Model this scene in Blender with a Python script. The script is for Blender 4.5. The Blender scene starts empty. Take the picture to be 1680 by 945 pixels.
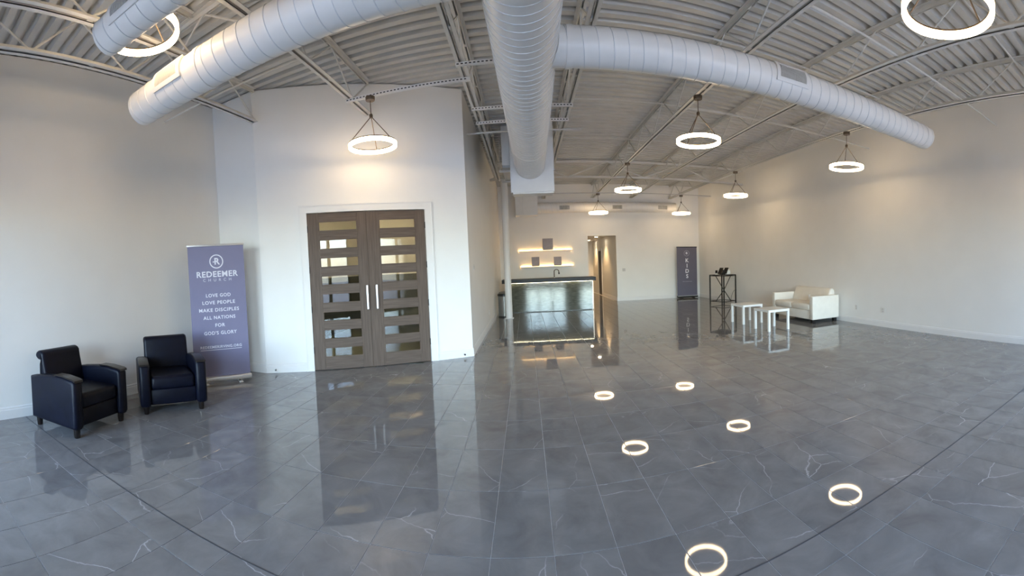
import bpy, bmesh, math, random
from mathutils import Matrix, Vector, Euler
random.seed(7)
R = math.radians
SC = bpy.context.scene
COL = SC.collection

# ------------------------------------------------------------------ camera (phone panorama: central cylindrical)
EYE = 1.5
FPX, ROLL, PITCH, YC, PSI = 672.16, .04104, .04311, 465.3, .03539
def cam_rows():
    cr, sr, cp, sp = math.cos(ROLL), math.sin(ROLL), math.cos(PITCH), math.sin(PITCH)
    Rx = Matrix(((1,0,0),(0,cp,-sp),(0,sp,cp)))
    Ry = Matrix(((cr,0,-sr),(0,1,0),(sr,0,cr)))
    c, s = math.cos(PSI), math.sin(PSI)
    Rz = Matrix(((c,s,0),(-s,c,0),(0,0,1)))
    return Ry @ Rx @ Rz
CM = cam_rows()
cd = bpy.data.cameras.new('camera'); cam = bpy.data.objects.new('camera', cd); COL.objects.link(cam)
cd.type = 'PANO'; cd.panorama_type = 'CENTRAL_CYLINDRICAL'
cd.central_cylindrical_radius = 1.0
cd.central_cylindrical_range_u_min = -840/FPX; cd.central_cylindrical_range_u_max = 840/FPX
cd.central_cylindrical_range_v_min = (YC-945)/FPX; cd.central_cylindrical_range_v_max = YC/FPX
cd.clip_start = .02; cd.clip_end = 300
m = Matrix.Identity(4)
for i in range(3):
    m[i][0] = CM[0][i]; m[i][1] = CM[2][i]; m[i][2] = -CM[1][i]
m.translation = (0, 0, EYE)
cam.matrix_world = m
SC.camera = cam
def project(x, y, z=0.):
    w = CM @ Vector((x, y, z-EYE)); r = math.hypot(w.x, w.y)
    return 840+FPX*math.atan2(w.x, w.y), YC-FPX*w.z/r

# ------------------------------------------------------------------ world, exposure
wd = bpy.data.worlds.new('sky'); SC.world = wd; wd.use_nodes = True
nt = wd.node_tree; nt.nodes.clear()
sky = nt.nodes.new('ShaderNodeTexSky'); sky.sky_type = 'NISHITA'; sky.sun_disc = False
sky.sun_elevation = R(50); sky.sun_rotation = R(0); sky.air_density = 1.0; sky.dust_density = 1.5; sky.ozone_density = 1.0
bg = nt.nodes.new('ShaderNodeBackground'); bg.inputs[1].default_value = 3.9
ow = nt.nodes.new('ShaderNodeOutputWorld')
mxs = nt.nodes.new('ShaderNodeMixRGB'); mxs.inputs[0].default_value = .52; mxs.inputs[2].default_value = (.34,.35,.37,1)
nt.links.new(sky.outputs[0], mxs.inputs[1]); nt.links.new(mxs.outputs[0], bg.inputs[0]); nt.links.new(bg.outputs[0], ow.inputs[0])
SC.view_settings.view_transform = 'Standard'; SC.view_settings.look = 'None'
SC.view_settings.gamma = 1; SC.view_settings.use_curve_mapping = False
SC.view_settings.exposure = 1.5
SC.cycles.use_denoising = True
SC.cycles.max_bounces = 10; SC.cycles.diffuse_bounces = 6; SC.cycles.glossy_bounces = 5
SC.cycles.transparent_max_bounces = 8
SC.cycles.sample_clamp_indirect = 8
RING_EMIT = 9.0

# ------------------------------------------------------------------ materials
MAT = {}
def newmat(name):
    mt = bpy.data.materials.new(name); mt.use_nodes = True; MAT[name] = mt
    return mt, mt.node_tree, mt.node_tree.nodes['Principled BSDF']
def N(t, kind, **kw):
    n = t.nodes.new(kind)
    for k, v in kw.items(): setattr(n, k, v)
    return n
def mat(name, col, rough=.5, metal=0., noise=.06, nscale=6., bump=0., bscale=60., spec=.5, coat=0.):
    mt, t, b = newmat(name)
    b.inputs['Roughness'].default_value = rough; b.inputs['Metallic'].default_value = metal
    b.inputs['Specular IOR Level'].default_value = spec; b.inputs['Coat Weight'].default_value = coat
    b.inputs['Coat Roughness'].default_value = .08
    tc = N(t, 'ShaderNodeTexCoord')
    nz = N(t, 'ShaderNodeTexNoise'); nz.inputs['Scale'].default_value = nscale; nz.inputs['Detail'].default_value = 4
    t.links.new(tc.outputs['Object'], nz.inputs['Vector'])
    rp = N(t, 'ShaderNodeValToRGB')
    rp.color_ramp.elements[0].position = .3; rp.color_ramp.elements[1].position = .7
    rp.color_ramp.elements[0].color = tuple(c*(1-noise) for c in col)+(1,)
    rp.color_ramp.elements[1].color = tuple(min(1, c*(1+noise)) for c in col)+(1,)
    t.links.new(nz.outputs['Fac'], rp.inputs[0]); t.links.new(rp.outputs[0], b.inputs['Base Color'])
    if bump:
        n2 = N(t, 'ShaderNodeTexNoise'); n2.inputs['Scale'].default_value = bscale; n2.inputs['Detail'].default_value = 3
        t.links.new(tc.outputs['Object'], n2.inputs['Vector'])
        bp = N(t, 'ShaderNodeBump'); bp.inputs['Strength'].default_value = bump; bp.inputs['Distance'].default_value = .01
        t.links.new(n2.outputs['Fac'], bp.inputs['Height']); t.links.new(bp.outputs[0], b.inputs['Normal'])
    return mt
def emit(name, col, strength):
    mt, t, b = newmat(name)
    b.inputs['Base Color'].default_value = tuple(col)+(1,)
    b.inputs['Emission Color'].default_value = tuple(col)+(1,); b.inputs['Emission Strength'].default_value = strength
    b.inputs['Roughness'].default_value = .6
    return mt
mat('wall_paint', (.83,.82,.795), .62, noise=.015, nscale=2., bump=.04, bscale=90)
mat('trim_paint', (.80,.79,.775), .4, noise=.01)
mat('deck_paint', (.60,.59,.565), .55, noise=.06, nscale=3.)
mat('steel_paint', (.66,.65,.625), .5, noise=.04, nscale=5.)
mat('duct_paint', (.81,.785,.75), .33, noise=.02, nscale=3.)
mat('seam_paint', (.70,.70,.70), .3, noise=.02)
mat('box_paint', (.80,.80,.79), .45, noise=.02)
mat('unit_grey', (.45,.47,.49), .4, noise=.05)
mat('grille_dark', (.05,.05,.05), .7)
mat('slat_grey', (.60,.59,.56), .45)
mat('leather_navy', (.0022,.0034,.0105), .42, noise=.25, nscale=12, bump=.12, bscale=220, spec=.22)
mat('leather_white', (.80,.755,.67), .42, noise=.03, nscale=8, bump=.1, bscale=160)
mat('wood_black', (.010,.007,.006), .28, noise=.2)
mat('plastic_black', (.012,.012,.012), .35)
mat('metal_black', (.012,.011,.010), .4)
mat('lacquer_white', (.86,.86,.83), .22, noise=.01)
mat('steel_dark', (.30,.295,.28), .38, metal=.9, noise=.04)
mat('steel', (.62,.61,.59), .25, metal=1., noise=.03)
mat('aluminium', (.72,.72,.74), .3, metal=.8, noise=.02)
mat('bronze', (.16,.125,.095), .35, metal=.8, noise=.05)
mat('banner_blue', (.225,.22,.345), .6, noise=.02)
mat('banner_slate', (.125,.118,.165), .6, noise=.02)
mat('print_white', (.80,.80,.88), .6, noise=.01)
mat('print_grey', (.34,.33,.40), .6, noise=.01)
mat('counter_black', (.012,.014,.018), .5, noise=.3, nscale=30)
mat('plaque_grey', (.34,.31,.33), .55, noise=.08, nscale=14)
mat('plate_white', (.74,.72,.68), .4)
mat('plate_grey', (.58,.56,.54), .4)
mat('grout', (.52,.52,.53), .7, noise=.1, nscale=30)
mat('joint_dark', (.06,.065,.075), .6)
mat('asphalt', (.30,.29,.28), .9, noise=.15)
mat('frame_dark', (.05,.045,.04), .4)
mat('door_brown', (.10,.055,.03), .4, noise=.2, nscale=8)
mat('lobby_dark', (.055,.065,.055), .5)
mat('screen_dark', (.02,.016,.014), .15)
mat('leaf', (.06,.13,.03), .6, noise=.5, nscale=3.)
mat('bark', (.10,.07,.05), .8, noise=.3)
emit('ring_glow', (1.0,.74,.44), RING_EMIT)
emit('led_warm', (1.0,.66,.26), 1.6)
emit('led_back', (1.0,.58,.20), 11.0)
emit('led_white', (1.0,.93,.72), 4.0)
emit('led_bar', (1.0,.86,.54), 8.0)
emit('led_edge', (1.0,.97,.85), .7)
emit('downlight_glow', (1.0,.84,.60), 26.0)
# bar front: wavy glossy sheet
mt, t, b = newmat('bar_front')
b.inputs['Metallic'].default_value = .12; b.inputs['Roughness'].default_value = .06
tc = N(t, 'ShaderNodeTexCoord'); mp = N(t, 'ShaderNodeMapping'); mp.inputs['Scale'].default_value = (1.2, 1.2, 5.)
t.links.new(tc.outputs['Object'], mp.inputs[0])
n1 = N(t, 'ShaderNodeTexNoise'); n1.inputs['Scale'].default_value = 5.; n1.inputs['Detail'].default_value = 5
t.links.new(mp.outputs[0], n1.inputs['Vector'])
rp = N(t, 'ShaderNodeValToRGB'); rp.color_ramp.elements[0].position = .32; rp.color_ramp.elements[1].position = .7
rp.color_ramp.elements[0].color = (.065,.067,.052,1); rp.color_ramp.elements[1].color = (.14,.142,.115,1)
t.links.new(n1.outputs['Fac'], rp.inputs[0]); t.links.new(rp.outputs[0], b.inputs['Base Color'])
bp = N(t, 'ShaderNodeBump'); bp.inputs['Strength'].default_value = .10; bp.inputs['Distance'].default_value = .008
t.links.new(n1.outputs['Fac'], bp.inputs['Height']); t.links.new(bp.outputs[0], b.inputs['Normal'])
# door wood
def woodmat(name, scale):
    mt, t, b = newmat(name); b.inputs['Roughness'].default_value = .5; b.inputs['Specular IOR Level'].default_value = .3
    tc = N(t, 'ShaderNodeTexCoord'); mp = N(t, 'ShaderNodeMapping'); mp.inputs['Scale'].default_value = scale
    t.links.new(tc.outputs['Object'], mp.inputs[0])
    nz = N(t, 'ShaderNodeTexNoise'); nz.inputs['Scale'].default_value = 3.; nz.inputs['Detail'].default_value = 6
    t.links.new(mp.outputs[0], nz.inputs['Vector'])
    rp = N(t, 'ShaderNodeValToRGB'); rp.color_ramp.elements[0].position = .3; rp.color_ramp.elements[1].position = .72
    rp.color_ramp.elements[0].color = (.092,.064,.048,1); rp.color_ramp.elements[1].color = (.145,.106,.083,1)
    t.links.new(nz.outputs['Fac'], rp.inputs[0]); t.links.new(rp.outputs[0], b.inputs['Base Color'])
woodmat('wood_stile', (14, 14, .8)); woodmat('wood_rail', (.8, 14, 14))
# thin glass
def glassmat(name, tint, fac):
    mt, t, b = newmat(name)
    tr = N(t, 'ShaderNodeBsdfTransparent'); tr.inputs[0].default_value = tuple(tint)+(1,)
    gl = N(t, 'ShaderNodeBsdfGlossy'); gl.inputs['Roughness'].default_value = .0
    fr = N(t, 'ShaderNodeFresnel'); fr.inputs['IOR'].default_value = 1.5
    ma = N(t, 'ShaderNodeMath', operation='MULTIPLY'); ma.inputs[1].default_value = fac
    t.links.new(fr.outputs[0], ma.inputs[0])
    mx = N(t, 'ShaderNodeMixShader'); t.links.new(ma.outputs[0], mx.inputs[0])
    t.links.new(tr.outputs[0], mx.inputs[1]); t.links.new(gl.outputs[0], mx.inputs[2])
    t.links.new(mx.outputs[0], t.nodes['Material Output'].inputs[0])
glassmat('window_glass', (.92,.95,.96), 1.6)
glassmat('door_glass', (.60,.60,.54), 1.2)
# marble tile
def tilemat():
    mt, t, b = newmat('marble_tile')
    b.inputs['Roughness'].default_value = .032; b.inputs['IOR'].default_value = 1.56
    ge = N(t, 'ShaderNodeNewGeometry'); oi = N(t, 'ShaderNodeObjectInfo')
    ad = N(t, 'ShaderNodeMath', operation='ADD'); t.links.new(ge.outputs['Random Per Island'], ad.inputs[0]); t.links.new(oi.outputs['Random'], ad.inputs[1])
    wn = N(t, 'ShaderNodeTexWhiteNoise', noise_dimensions='1D'); t.links.new(ad.outputs[0], wn.inputs['W'])
    vm = N(t, 'ShaderNodeVectorMath', operation='SCALE'); t.links.new(wn.outputs['Color'], vm.inputs[0]); vm.inputs['Scale'].default_value = 40.
    va = N(t, 'ShaderNodeVectorMath', operation='ADD'); t.links.new(ge.outputs['Position'], va.inputs[0]); t.links.new(vm.outputs[0], va.inputs[1])
    # cloudy ground
    n1 = N(t, 'ShaderNodeTexNoise'); n1.inputs['Scale'].default_value = 3.2; n1.inputs['Detail'].default_value = 7; n1.inputs['Roughness'].default_value = .62; n1.inputs['Distortion'].default_value = .6
    t.links.new(va.outputs[0], n1.inputs['Vector'])
    rp = N(t, 'ShaderNodeValToRGB'); e = rp.color_ramp.elements
    e[0].position = .25; e[0].color = (.150,.148,.147,1); e[1].position = .75; e[1].color = (.262,.258,.255,1)
    t.links.new(n1.outputs['Fac'], rp.inputs[0])
    # veins: distorted voronoi edges, only where a mask lets them through
    n2 = N(t, 'ShaderNodeTexNoise'); n2.inputs['Scale'].default_value = 5.; n2.inputs['Detail'].default_value = 4
    t.links.new(va.outputs[0], n2.inputs['Vector'])
    v2 = N(t, 'ShaderNodeVectorMath', operation='SCALE'); t.links.new(n2.outputs['Color'], v2.inputs[0]); v2.inputs['Scale'].default_value = .12
    v3 = N(t, 'ShaderNodeVectorMath', operation='ADD'); t.links.new(va.outputs[0], v3.inputs[0]); t.links.new(v2.outputs[0], v3.inputs[1])
    vo = N(t, 'ShaderNodeTexVoronoi', feature='DISTANCE_TO_EDGE'); vo.inputs['Scale'].default_value = 1.25
    t.links.new(v3.outputs[0], vo.inputs['Vector'])
    r2 = N(t, 'ShaderNodeValToRGB'); r2.color_ramp.elements[0].position = .0012; r2.color_ramp.elements[0].color = (1,1,1,1)
    r2.color_ramp.elements[1].position = .0042; r2.color_ramp.elements[1].color = (0,0,0,1)
    t.links.new(vo.outputs['Distance'], r2.inputs[0])
    n3 = N(t, 'ShaderNodeTexNoise'); n3.inputs['Scale'].default_value = 2.4; n3.inputs['Detail'].default_value = 2
    t.links.new(va.outputs[0], n3.inputs['Vector'])
    r3 = N(t, 'ShaderNodeValToRGB'); r3.color_ramp.elements[0].position = .44; r3.color_ramp.elements[0].color = (0,0,0,1); r3.color_ramp.elements[1].position = .66; r3.color_ramp.elements[1].color = (1,1,1,1)
    t.links.new(n3.outputs['Fac'], r3.inputs[0])
    mu = N(t, 'ShaderNodeMath', operation='MULTIPLY'); t.links.new(r2.outputs[0], mu.inputs[0]); t.links.new(r3.outputs[0], mu.inputs[1])
    mx = N(t, 'ShaderNodeMixRGB'); t.links.new(mu.outputs[0], mx.inputs[0]); t.links.new(rp.outputs[0], mx.inputs[1]); mx.inputs[2].default_value = (.50,.50,.51,1)
    t.links.new(mx.outputs[0], b.inputs['Base Color'])
    # gentle polish waviness
    n4 = N(t, 'ShaderNodeTexNoise'); n4.inputs['Scale'].default_value = 5.; n4.inputs['Detail'].default_value = 1
    t.links.new(va.outputs[0], n4.inputs['Vector'])
    bp = N(t, 'ShaderNodeBump'); bp.inputs['Strength'].default_value = .016; bp.inputs['Distance'].default_value = .01
    t.links.new(n4.outputs['Fac'], bp.inputs['Height']); t.links.new(bp.outputs[0], b.inputs['Normal'])
tilemat()

# ------------------------------------------------------------------ mesh helpers
class MB:
    def __init__(s): s.v = []; s.f = []
    def add(s, vs, fs):
        o = len(s.v); s.v += [tuple(v) for v in vs]; s.f += [tuple(o+i for i in f) for f in fs]; return s
    def box(s, x0, x1, y0, y1, z0, z1):
        return s.add([(x0,y0,z0),(x1,y0,z0),(x1,y1,z0),(x0,y1,z0),(x0,y0,z1),(x1,y0,z1),(x1,y1,z1),(x0,y1,z1)],
                     [(0,3,2,1),(4,5,6,7),(0,1,5,4),(1,2,6,5),(2,3,7,6),(3,0,4,7)])
    def rbox(s, x0, x1, y0, y1, z0, z1, r=.02, seg=2):
        bm = bmesh.new(); bmesh.ops.create_cube(bm, size=1)
        for v in bm.verts: v.co = Vector(((x0+x1)/2+v.co.x*(x1-x0), (y0+y1)/2+v.co.y*(y1-y0), (z0+z1)/2+v.co.z*(z1-z0)))
        bmesh.ops.bevel(bm, geom=bm.edges[:], offset=r, segments=seg, profile=.5, affect='EDGES')
        return s.bm(bm)
    def bm(s, bm):
        bm.verts.index_update()
        s.add([v.co[:] for v in bm.verts], [[v.index for v in f.verts] for f in bm.faces]); bm.free(); return s
    def tube(s, p0, p1, r, n=8, r1=None, cap=True):
        p0, p1 = Vector(p0), Vector(p1); d = (p1-p0).normalized()
        a = d.orthogonal().normalized(); c = d.cross(a)
        r1 = r if r1 is None else r1
        vs = []
        for p, q in ((p0, r), (p1, r1)):
            for i in range(n):
                w = 2*math.pi*i/n; vs.append(p+(a*math.cos(w)+c*math.sin(w))*q)
        fs = [(i, (i+1) % n, n+(i+1) % n, n+i) for i in range(n)]
        if cap: fs += [tuple(range(n-1, -1, -1)), tuple(range(n, 2*n))]
        return s.add(vs, fs)
    def path(s, pts, r, n=6, closed=False):
        pts = [Vector(p) for p in pts]; k = len(pts); vs = []; up = None
        for i, p in enumerate(pts):
            d = (pts[(i+1) % k]-pts[i-1]) if (closed or 0 < i < k-1) else (pts[1]-pts[0] if i == 0 else pts[-1]-pts[-2])
            d.normalize()
            up = d.orthogonal() if up is None else up-d*up.dot(d)
            up.normalize(); c = d.cross(up)
            for j in range(n):
                w = 2*math.pi*j/n; vs.append(p+(up*math.cos(w)+c*math.sin(w))*r)
        fs = []
        for i in range(k if closed else k-1):
            a, bb = i*n, ((i+1) % k)*n
            fs += [(a+j, a+(j+1) % n, bb+(j+1) % n, bb+j) for j in range(n)]
        if not closed: fs += [tuple(range(n-1, -1, -1)), tuple((k-1)*n+j for j in range(n))]
        return s.add(vs, fs)
    def lathe(s, prof, n=32, c=(0,0,0), closed=False):
        vs = []
        for r, z in prof:
            for j in range(n):
                w = 2*math.pi*j/n; vs.append((c[0]+r*math.cos(w), c[1]+r*math.sin(w), c[2]+z))
        k = len(prof); fs = []
        for i in range(k if closed else k-1):
            a, bb = i*n, ((i+1) % k)*n
            fs += [(a+j, a+(j+1) % n, bb+(j+1) % n, bb+j) for j in range(n)]
        if not closed: fs += [tuple(range(n-1, -1, -1)), tuple((k-1)*n+j for j in range(n))]
        return s.add(vs, fs)
    def extrude(s, poly, x0, x1, bev=0., seg=2):
        # poly in (y,z), extruded along x
        n = len(poly)
        bm = bmesh.new()
        a = [bm.verts.new((x0, y, z)) for y, z in poly]; c = [bm.verts.new((x1, y, z)) for y, z in poly]
        f0 = bm.faces.new(a[::-1]); f1 = bm.faces.new(c)
        for i in range(n): bm.faces.new((a[i], a[(i+1) % n], c[(i+1) % n], c[i]))
        bmesh.ops.recalc_face_normals(bm, faces=bm.faces[:])
        if bev: bmesh.ops.bevel(bm, geom=list(set(f0.edges[:]+f1.edges[:])), offset=bev, segments=seg, profile=.5, affect='EDGES')
        return s.bm(bm)
    def mesh(s, name, mt, smooth=False, angle=35):
        me = bpy.data.meshes.new(name); me.from_pydata(s.v, [], s.f); me.validate(); me.update()
        me.materials.append(MAT[mt])
        if smooth:
            for p in me.polygons: p.use_smooth = True
            me.set_sharp_from_angle(angle=R(angle))
        return me
    def build(s, name, mt, parent=None, smooth=False, angle=35, loc=None, rot=None):
        return link(name, s.mesh(name, mt, smooth, angle), parent, loc, rot)
def link(name, data, parent=None, loc=None, rot=None):
    o = bpy.data.objects.new(name, data); COL.objects.link(o)
    if parent: o.parent = parent
    if loc: o.location = loc
    if rot: o.rotation_euler = rot
    return o
def tag(o, label, cat, group=None):
    o['label'] = label; o['category'] = cat
    if group: o['group'] = group
    return o
def thing(name, label, cat, loc=(0,0,0), rz=0., group=None):
    o = link(name, None, None, loc, (0,0,rz)); o.empty_display_size = .1
    return tag(o, label, cat, group)
def struct(o, label=None):
    o['kind'] = 'structure'
    if label: o['label'] = label
    return o
def copy_tree(o, parent=None):
    c = o.copy(); COL.objects.link(c)
    if parent: c.parent = parent
    for ch in list(KIDS.get(o.name, o.children)): copy_tree(ch, c)
    return c
KIDS = {}
def text_mesh(body, size, mt, parent, x, z, y, spacing=1., offset=0., name='lettering', width=None):
    cu = bpy.data.curves.new(name, 'FONT'); cu.body = body; cu.size = size; cu.align_x = 'CENTER'; cu.align_y = 'CENTER'
    cu.space_character = spacing; cu.offset = offset; cu.extrude = .0006; cu.resolution_u = 3
    tmp = bpy.data.objects.new('tmp', cu); COL.objects.link(tmp)
    bpy.context.view_layer.update()
    dg = bpy.context.evaluated_depsgraph_get()
    me = bpy.data.meshes.new_from_object(tmp.evaluated_get(dg))
    bpy.data.objects.remove(tmp)
    if width:
        xs = [v.co.x for v in me.vertices]; k = width/(max(xs)-min(xs))
        for v in me.vertices: v.co.x *= k
    me.materials.clear(); me.materials.append(MAT[mt])
    # letters stand upright, facing local -y
    me.transform(Matrix(((1,0,0,x),(0,0,-1,y),(0,1,0,z),(0,0,0,1))))
    bm = bmesh.new(); bm.from_mesh(me); bm.faces.index_update(); bmesh.ops.remove_doubles(bm, verts=bm.verts[:], dist=1e-5); bm.verts.index_update(); bm.faces.index_update()
    line = link('text_line', None, parent)
    seen = set(); isl = []
    for v in bm.verts:
        if v.index in seen: continue
        st = [v]; seen.add(v.index); grp = []
        while st:
            q = st.pop(); grp.append(q)
            for e in q.link_edges:
                o = e.other_vert(q)
                if o.index not in seen: seen.add(o.index); st.append(o)
        isl.append(grp)
    for grp in isl:
        ix = {v.index: k for k, v in enumerate(grp)}
        fs = {f.index: f for v in grp for f in v.link_faces}
        mb = MB().add([v.co[:] for v in grp], [[ix[v.index] for v in f.verts] for f in fs.values()])
        mb.build('letter', mt, line)
    bm.free(); bpy.data.meshes.remove(me)
    return line

# ------------------------------------------------------------------ room shell
XL, XR, YB, YF = -4.75, 6.95, 15.45, -2.0
ZD = 4.48                       # underside of the roof deck
DA, DB = Vector((-3.91, 5.19)), Vector((-.95, 6.85))    # angled door wall
DANG = math.atan2((DB-DA).y, (DB-DA).x); DLEN = (DB-DA).length
HX0, HX1, HZ, HYE = 2.38, 3.48, 2.53, 21.0             # hall opening and hall
T = .25
# roof deck, ribs running across the room
pitch, prof = .175, []
y = YF-.4
mb = MB(); pts = []
while y < YB+.5:
    pts += [(y, ZD), (y+.085, ZD), (y+.100, ZD+.075), (y+.160, ZD+.075)]; y += pitch
x0, x1 = XL-.2, XR+.2
vs = [(x0, a, z) for a, z in pts]+[(x1, a, z) for a, z in pts]; k = len(pts)
mb.add(vs, [(i, i+1, k+i+1, k+i) for i in range(k-1)])
ceiling = struct(mb.build('ceiling', 'deck_paint'), 'pale grey ribbed steel roof deck')
mb = MB().box(XL-.3, XR+.3, YF-.5, YB+.6, ZD+.08, ZD+.18)  # unseen slab and skirt added to block sky light through the flutes
for a in ((XL-.3, XL-.2, YF-.5, YB+.6), (XR+.2, XR+.3, YF-.5, YB+.6), (XL-.2, XR+.2, YF-.5, YF-.42), (XL-.2, XR+.2, YB+.52, YB+.6)):
    mb.box(*a, ZD-.3, ZD+.08)
struct(mb.build('roof_light_block', 'unit_grey'), 'added slab and skirt keeping sky light out above the walls')
# walls
struct(MB().box(XL-.2, XL, YF-.3, 5.2+T, -.05, ZD-.02).build('wall_left', 'wall_paint'), 'tall off-white wall behind the armchairs')
struct(MB().box(XL, DA.x, 5.19, 5.19+T, -.05, ZD-.02).build('wall_alcove', 'wall_paint'), 'short off-white return wall behind the blue banner')
SD0, SD1, DZ = .745, 2.675, 2.50      # rough opening along the door wall
wd_ = MB().box(0, SD0, 0, T, -.05, ZD-.02).box(SD1, DLEN, 0, T, -.05, ZD-.02).box(SD0, SD1, 0, T, DZ, ZD-.02)
struct(wd_.build('wall_door', 'wall_paint', loc=(DA.x, DA.y, 0), rot=(0,0,DANG)), 'angled off-white wall with the double doors')
struct(MB().add([(DB.x,DB.y,-.05),(DB.x,YB+T,-.05),(DB.x-.2,YB+T,-.05),(DB.x-.2,DB.y+.15,-.05),(DB.x,DB.y,ZD),(DB.x,YB+T,ZD),(DB.x-.2,YB+T,ZD),(DB.x-.2,DB.y+.15,ZD)],
     [(0,1,2,3),(7,6,5,4),(0,4,5,1),(1,5,6,2),(2,6,7,3),(3,7,4,0)]).build('wall_passage', 'wall_paint'), 'long off-white side wall running back to the bar')
wb = MB().box(DB.x-.2, HX0, YB, YB+T, -.05, ZD).box(HX1, XR+.2, YB, YB+T, -.05, ZD).box(HX0, HX1, YB, YB+T, HZ, ZD)
struct(wb.build('wall_back', 'wall_paint'), 'off-white back wall with the hall opening')
struct(MB().box(XR, XR+.2, YF-.3, YB, -.05, ZD-.02).build('wall_right', 'wall_paint'), 'long off-white right wall behind the loveseat')
# lobby room behind the double doors, closed off and lit by an added lamp
lb = MB().box(XL-.2, XL, 5.2+T, 11.3, -.05, ZD).box(XL, DB.x-.2, 11.0, 11.2, -.05, ZD)
struct(lb.build('wall_lobby', 'wall_paint'), 'plain wall of the room behind the double doors')
struct(MB().box(XL, DB.x-.2, 10.96, 11.0, 0, 1.42).box(XL, XL+.04, 5.5, 10.96, 0, 1.42).build('lobby_dark_panel', 'lobby_dark'), 'dark grey-green panels added to darken the lower door panes')  # invented dark panels, added so the lower door panes look dark
# storefront behind the viewpoint
WX = [(-4.4, -2.95), (-2.95, -1.5), (-.05, .85), (.85, 1.75), (1.75, 2.65), (3.7, 5.15), (5.15, 6.6)]; WZ0, WZ1 = .12, 2.95
WA, WB = WX[0][0], WX[-1][1]
wf = MB().box(XL-.2, WA, YF-.2, YF, -.05, ZD).box(WB, XR+.2, YF-.2, YF, -.05, ZD).box(WA, WB, YF-.2, YF, WZ1, ZD).box(WA, WB, YF-.2, YF, -.05, WZ0).box(-1.5, -.05, YF-.2, YF, WZ0, WZ1).box(2.65, 3.7, YF-.2, YF, WZ0, WZ1)
struct(wf.build('wall_front', 'wall_paint'), 'front wall around the storefront glazing')
for i in range(7):
    f = MB(); a, c = WX[i]
    for q in ((a, a+.05, WZ0, WZ1), (c-.05, c, WZ0, WZ1), (a+.05, c-.05, WZ0, WZ0+.06), (a+.05, c-.05, WZ1-.06, WZ1), (a+.05, c-.05, 2.2, 2.26)):
        f.box(q[0], q[1], YF-.14, YF-.06, q[2], q[3])
    w = struct(f.build('window_%d' % (i+1), 'frame_dark'), 'dark framed storefront window')
    for z0, z1 in ((WZ0+.06, 2.2), (2.26, WZ1-.06)):
        MB().add([(a+.05, YF-.1, z0), (c-.05, YF-.1, z0), (c-.05, YF-.1, z1), (a+.05, YF-.1, z1)], [(0,1,2,3)]).build('pane', 'window_glass', w)
ld = bpy.data.lights.new('window_portal', 'AREA'); ld.shape = 'RECTANGLE'; ld.size = WB-WA; ld.size_y = WZ1-WZ0
ld.cycles.is_portal = True
lo = link('window_portal', ld, None, ((WA+WB)/2, YF-.16, (WZ0+WZ1)/2), (R(90), 0, 0))
# hall beyond the back wall
struct(MB().box(HX1, HX1+.15, YB+T, 18.55, -.05, 2.62).box(HX1, HX1+.15, 19.35, HYE, -.05, 2.62).box(HX1, HX1+.15, 18.55, 19.35, 2.1, 2.62).build('wall_hall_right', 'wall_paint'), 'hall wall lit by downlights')
struct(MB().box(.7, .85, YB+T, HYE, -.05, 2.62).build('wall_hall_left', 'wall_paint'), 'hall wall hidden past the opening')
struct(MB().box(.7, HX1+.15, HYE, HYE+.15, -.05, 2.62).build('wall_hall_end', 'wall_paint'), 'end wall of the hall')
struct(MB().box(.7, HX1+.15, YB+T, HYE+.15, 2.62, 2.7).build('ceiling_hall', 'wall_paint'), 'low hall ceiling with downlights')
struct(MB().box(HX1+.15, HX1+.9, 18.5, 19.4, -.05, 2.62).build('wall_hall_closet', 'door_brown'), 'dark room past the hall doorway')
d3 = struct(MB().box(HX1-.012, HX1+.10, 18.60, 19.3, 0.01, 2.05).build('door_3', 'frame_dark'), 'dark hall door')
fr = MB().box(HX1-.03, HX1, 19.35, 19.44, 0, 2.16).box(HX1-.03, HX1, 18.46, 18.55, 0, 2.16).box(HX1-.03, HX1, 18.55, 19.35, 2.07, 2.16)
struct(fr.build('trim_2', 'trim_paint'), 'white casing of the hall doorway')
d4 = struct(MB().box(2.45, 3.2, HYE-.05, HYE, .01, 2.1).build('door_4', 'door_brown'), 'brown door at the end of the hall')
MB().rbox(3.08, 3.14, HYE-.1, HYE-.05, .98, 1.04, .015).build('knob', 'steel', d4)
struct(MB().box(3.2, 3.3, HYE-.03, HYE, 0, 2.2).box(2.35, 2.45, HYE-.03, HYE, 0, 2.2).box(2.45, 3.2, HYE-.03, HYE, 2.1, 2.2).build('trim_3', 'trim_paint'), 'white casing of the hall end door')
for yy, xx, lab in ((17.45, 3.06, 'round recessed downlight nearest the hall opening'), (19.9, 3.12, 'round recessed downlight deeper in the hall')):
    t_ = thing('downlight', lab, 'downlight', (xx, yy, 2.62), group='hall downlights')
    MB().lathe([(.075, 0), (.095, 0), (.095, -.012), (.075, -.012)], 24, closed=True).build('trim_ring', 'trim_paint', t_)
    MB().lathe([(.07, -.002), (.074, -.006)], 24).build('lens', 'downlight_glow', t_)
    sl = bpy.data.lights.new('downlight_beam', 'SPOT'); sl.energy = 45; sl.color = (1,.62,.28); sl.spot_size = R(100); sl.spot_blend = .6; sl.shadow_soft_size = .06
    link('beam', sl, t_, (0, 0, -.03))
struct(MB().box(XL, DB.x-.2, 6.95, 10.96, -.002, .004).box(XL, -3.0, 5.7, 6.95, -.002, .004).box(-3.0, -1.7, 6.3, 6.95, -.002, .004).build('floor_lobby', 'lobby_dark'), 'dark slab added over the floor behind the doors')  # thin dark slab added to keep the bottom door panes from glowing
q_ = [(XL, 5.46), (-4.02, 5.46), (-1.17, 7.06), (-1.16, 11.0), (XL, 11.0)]
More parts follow.
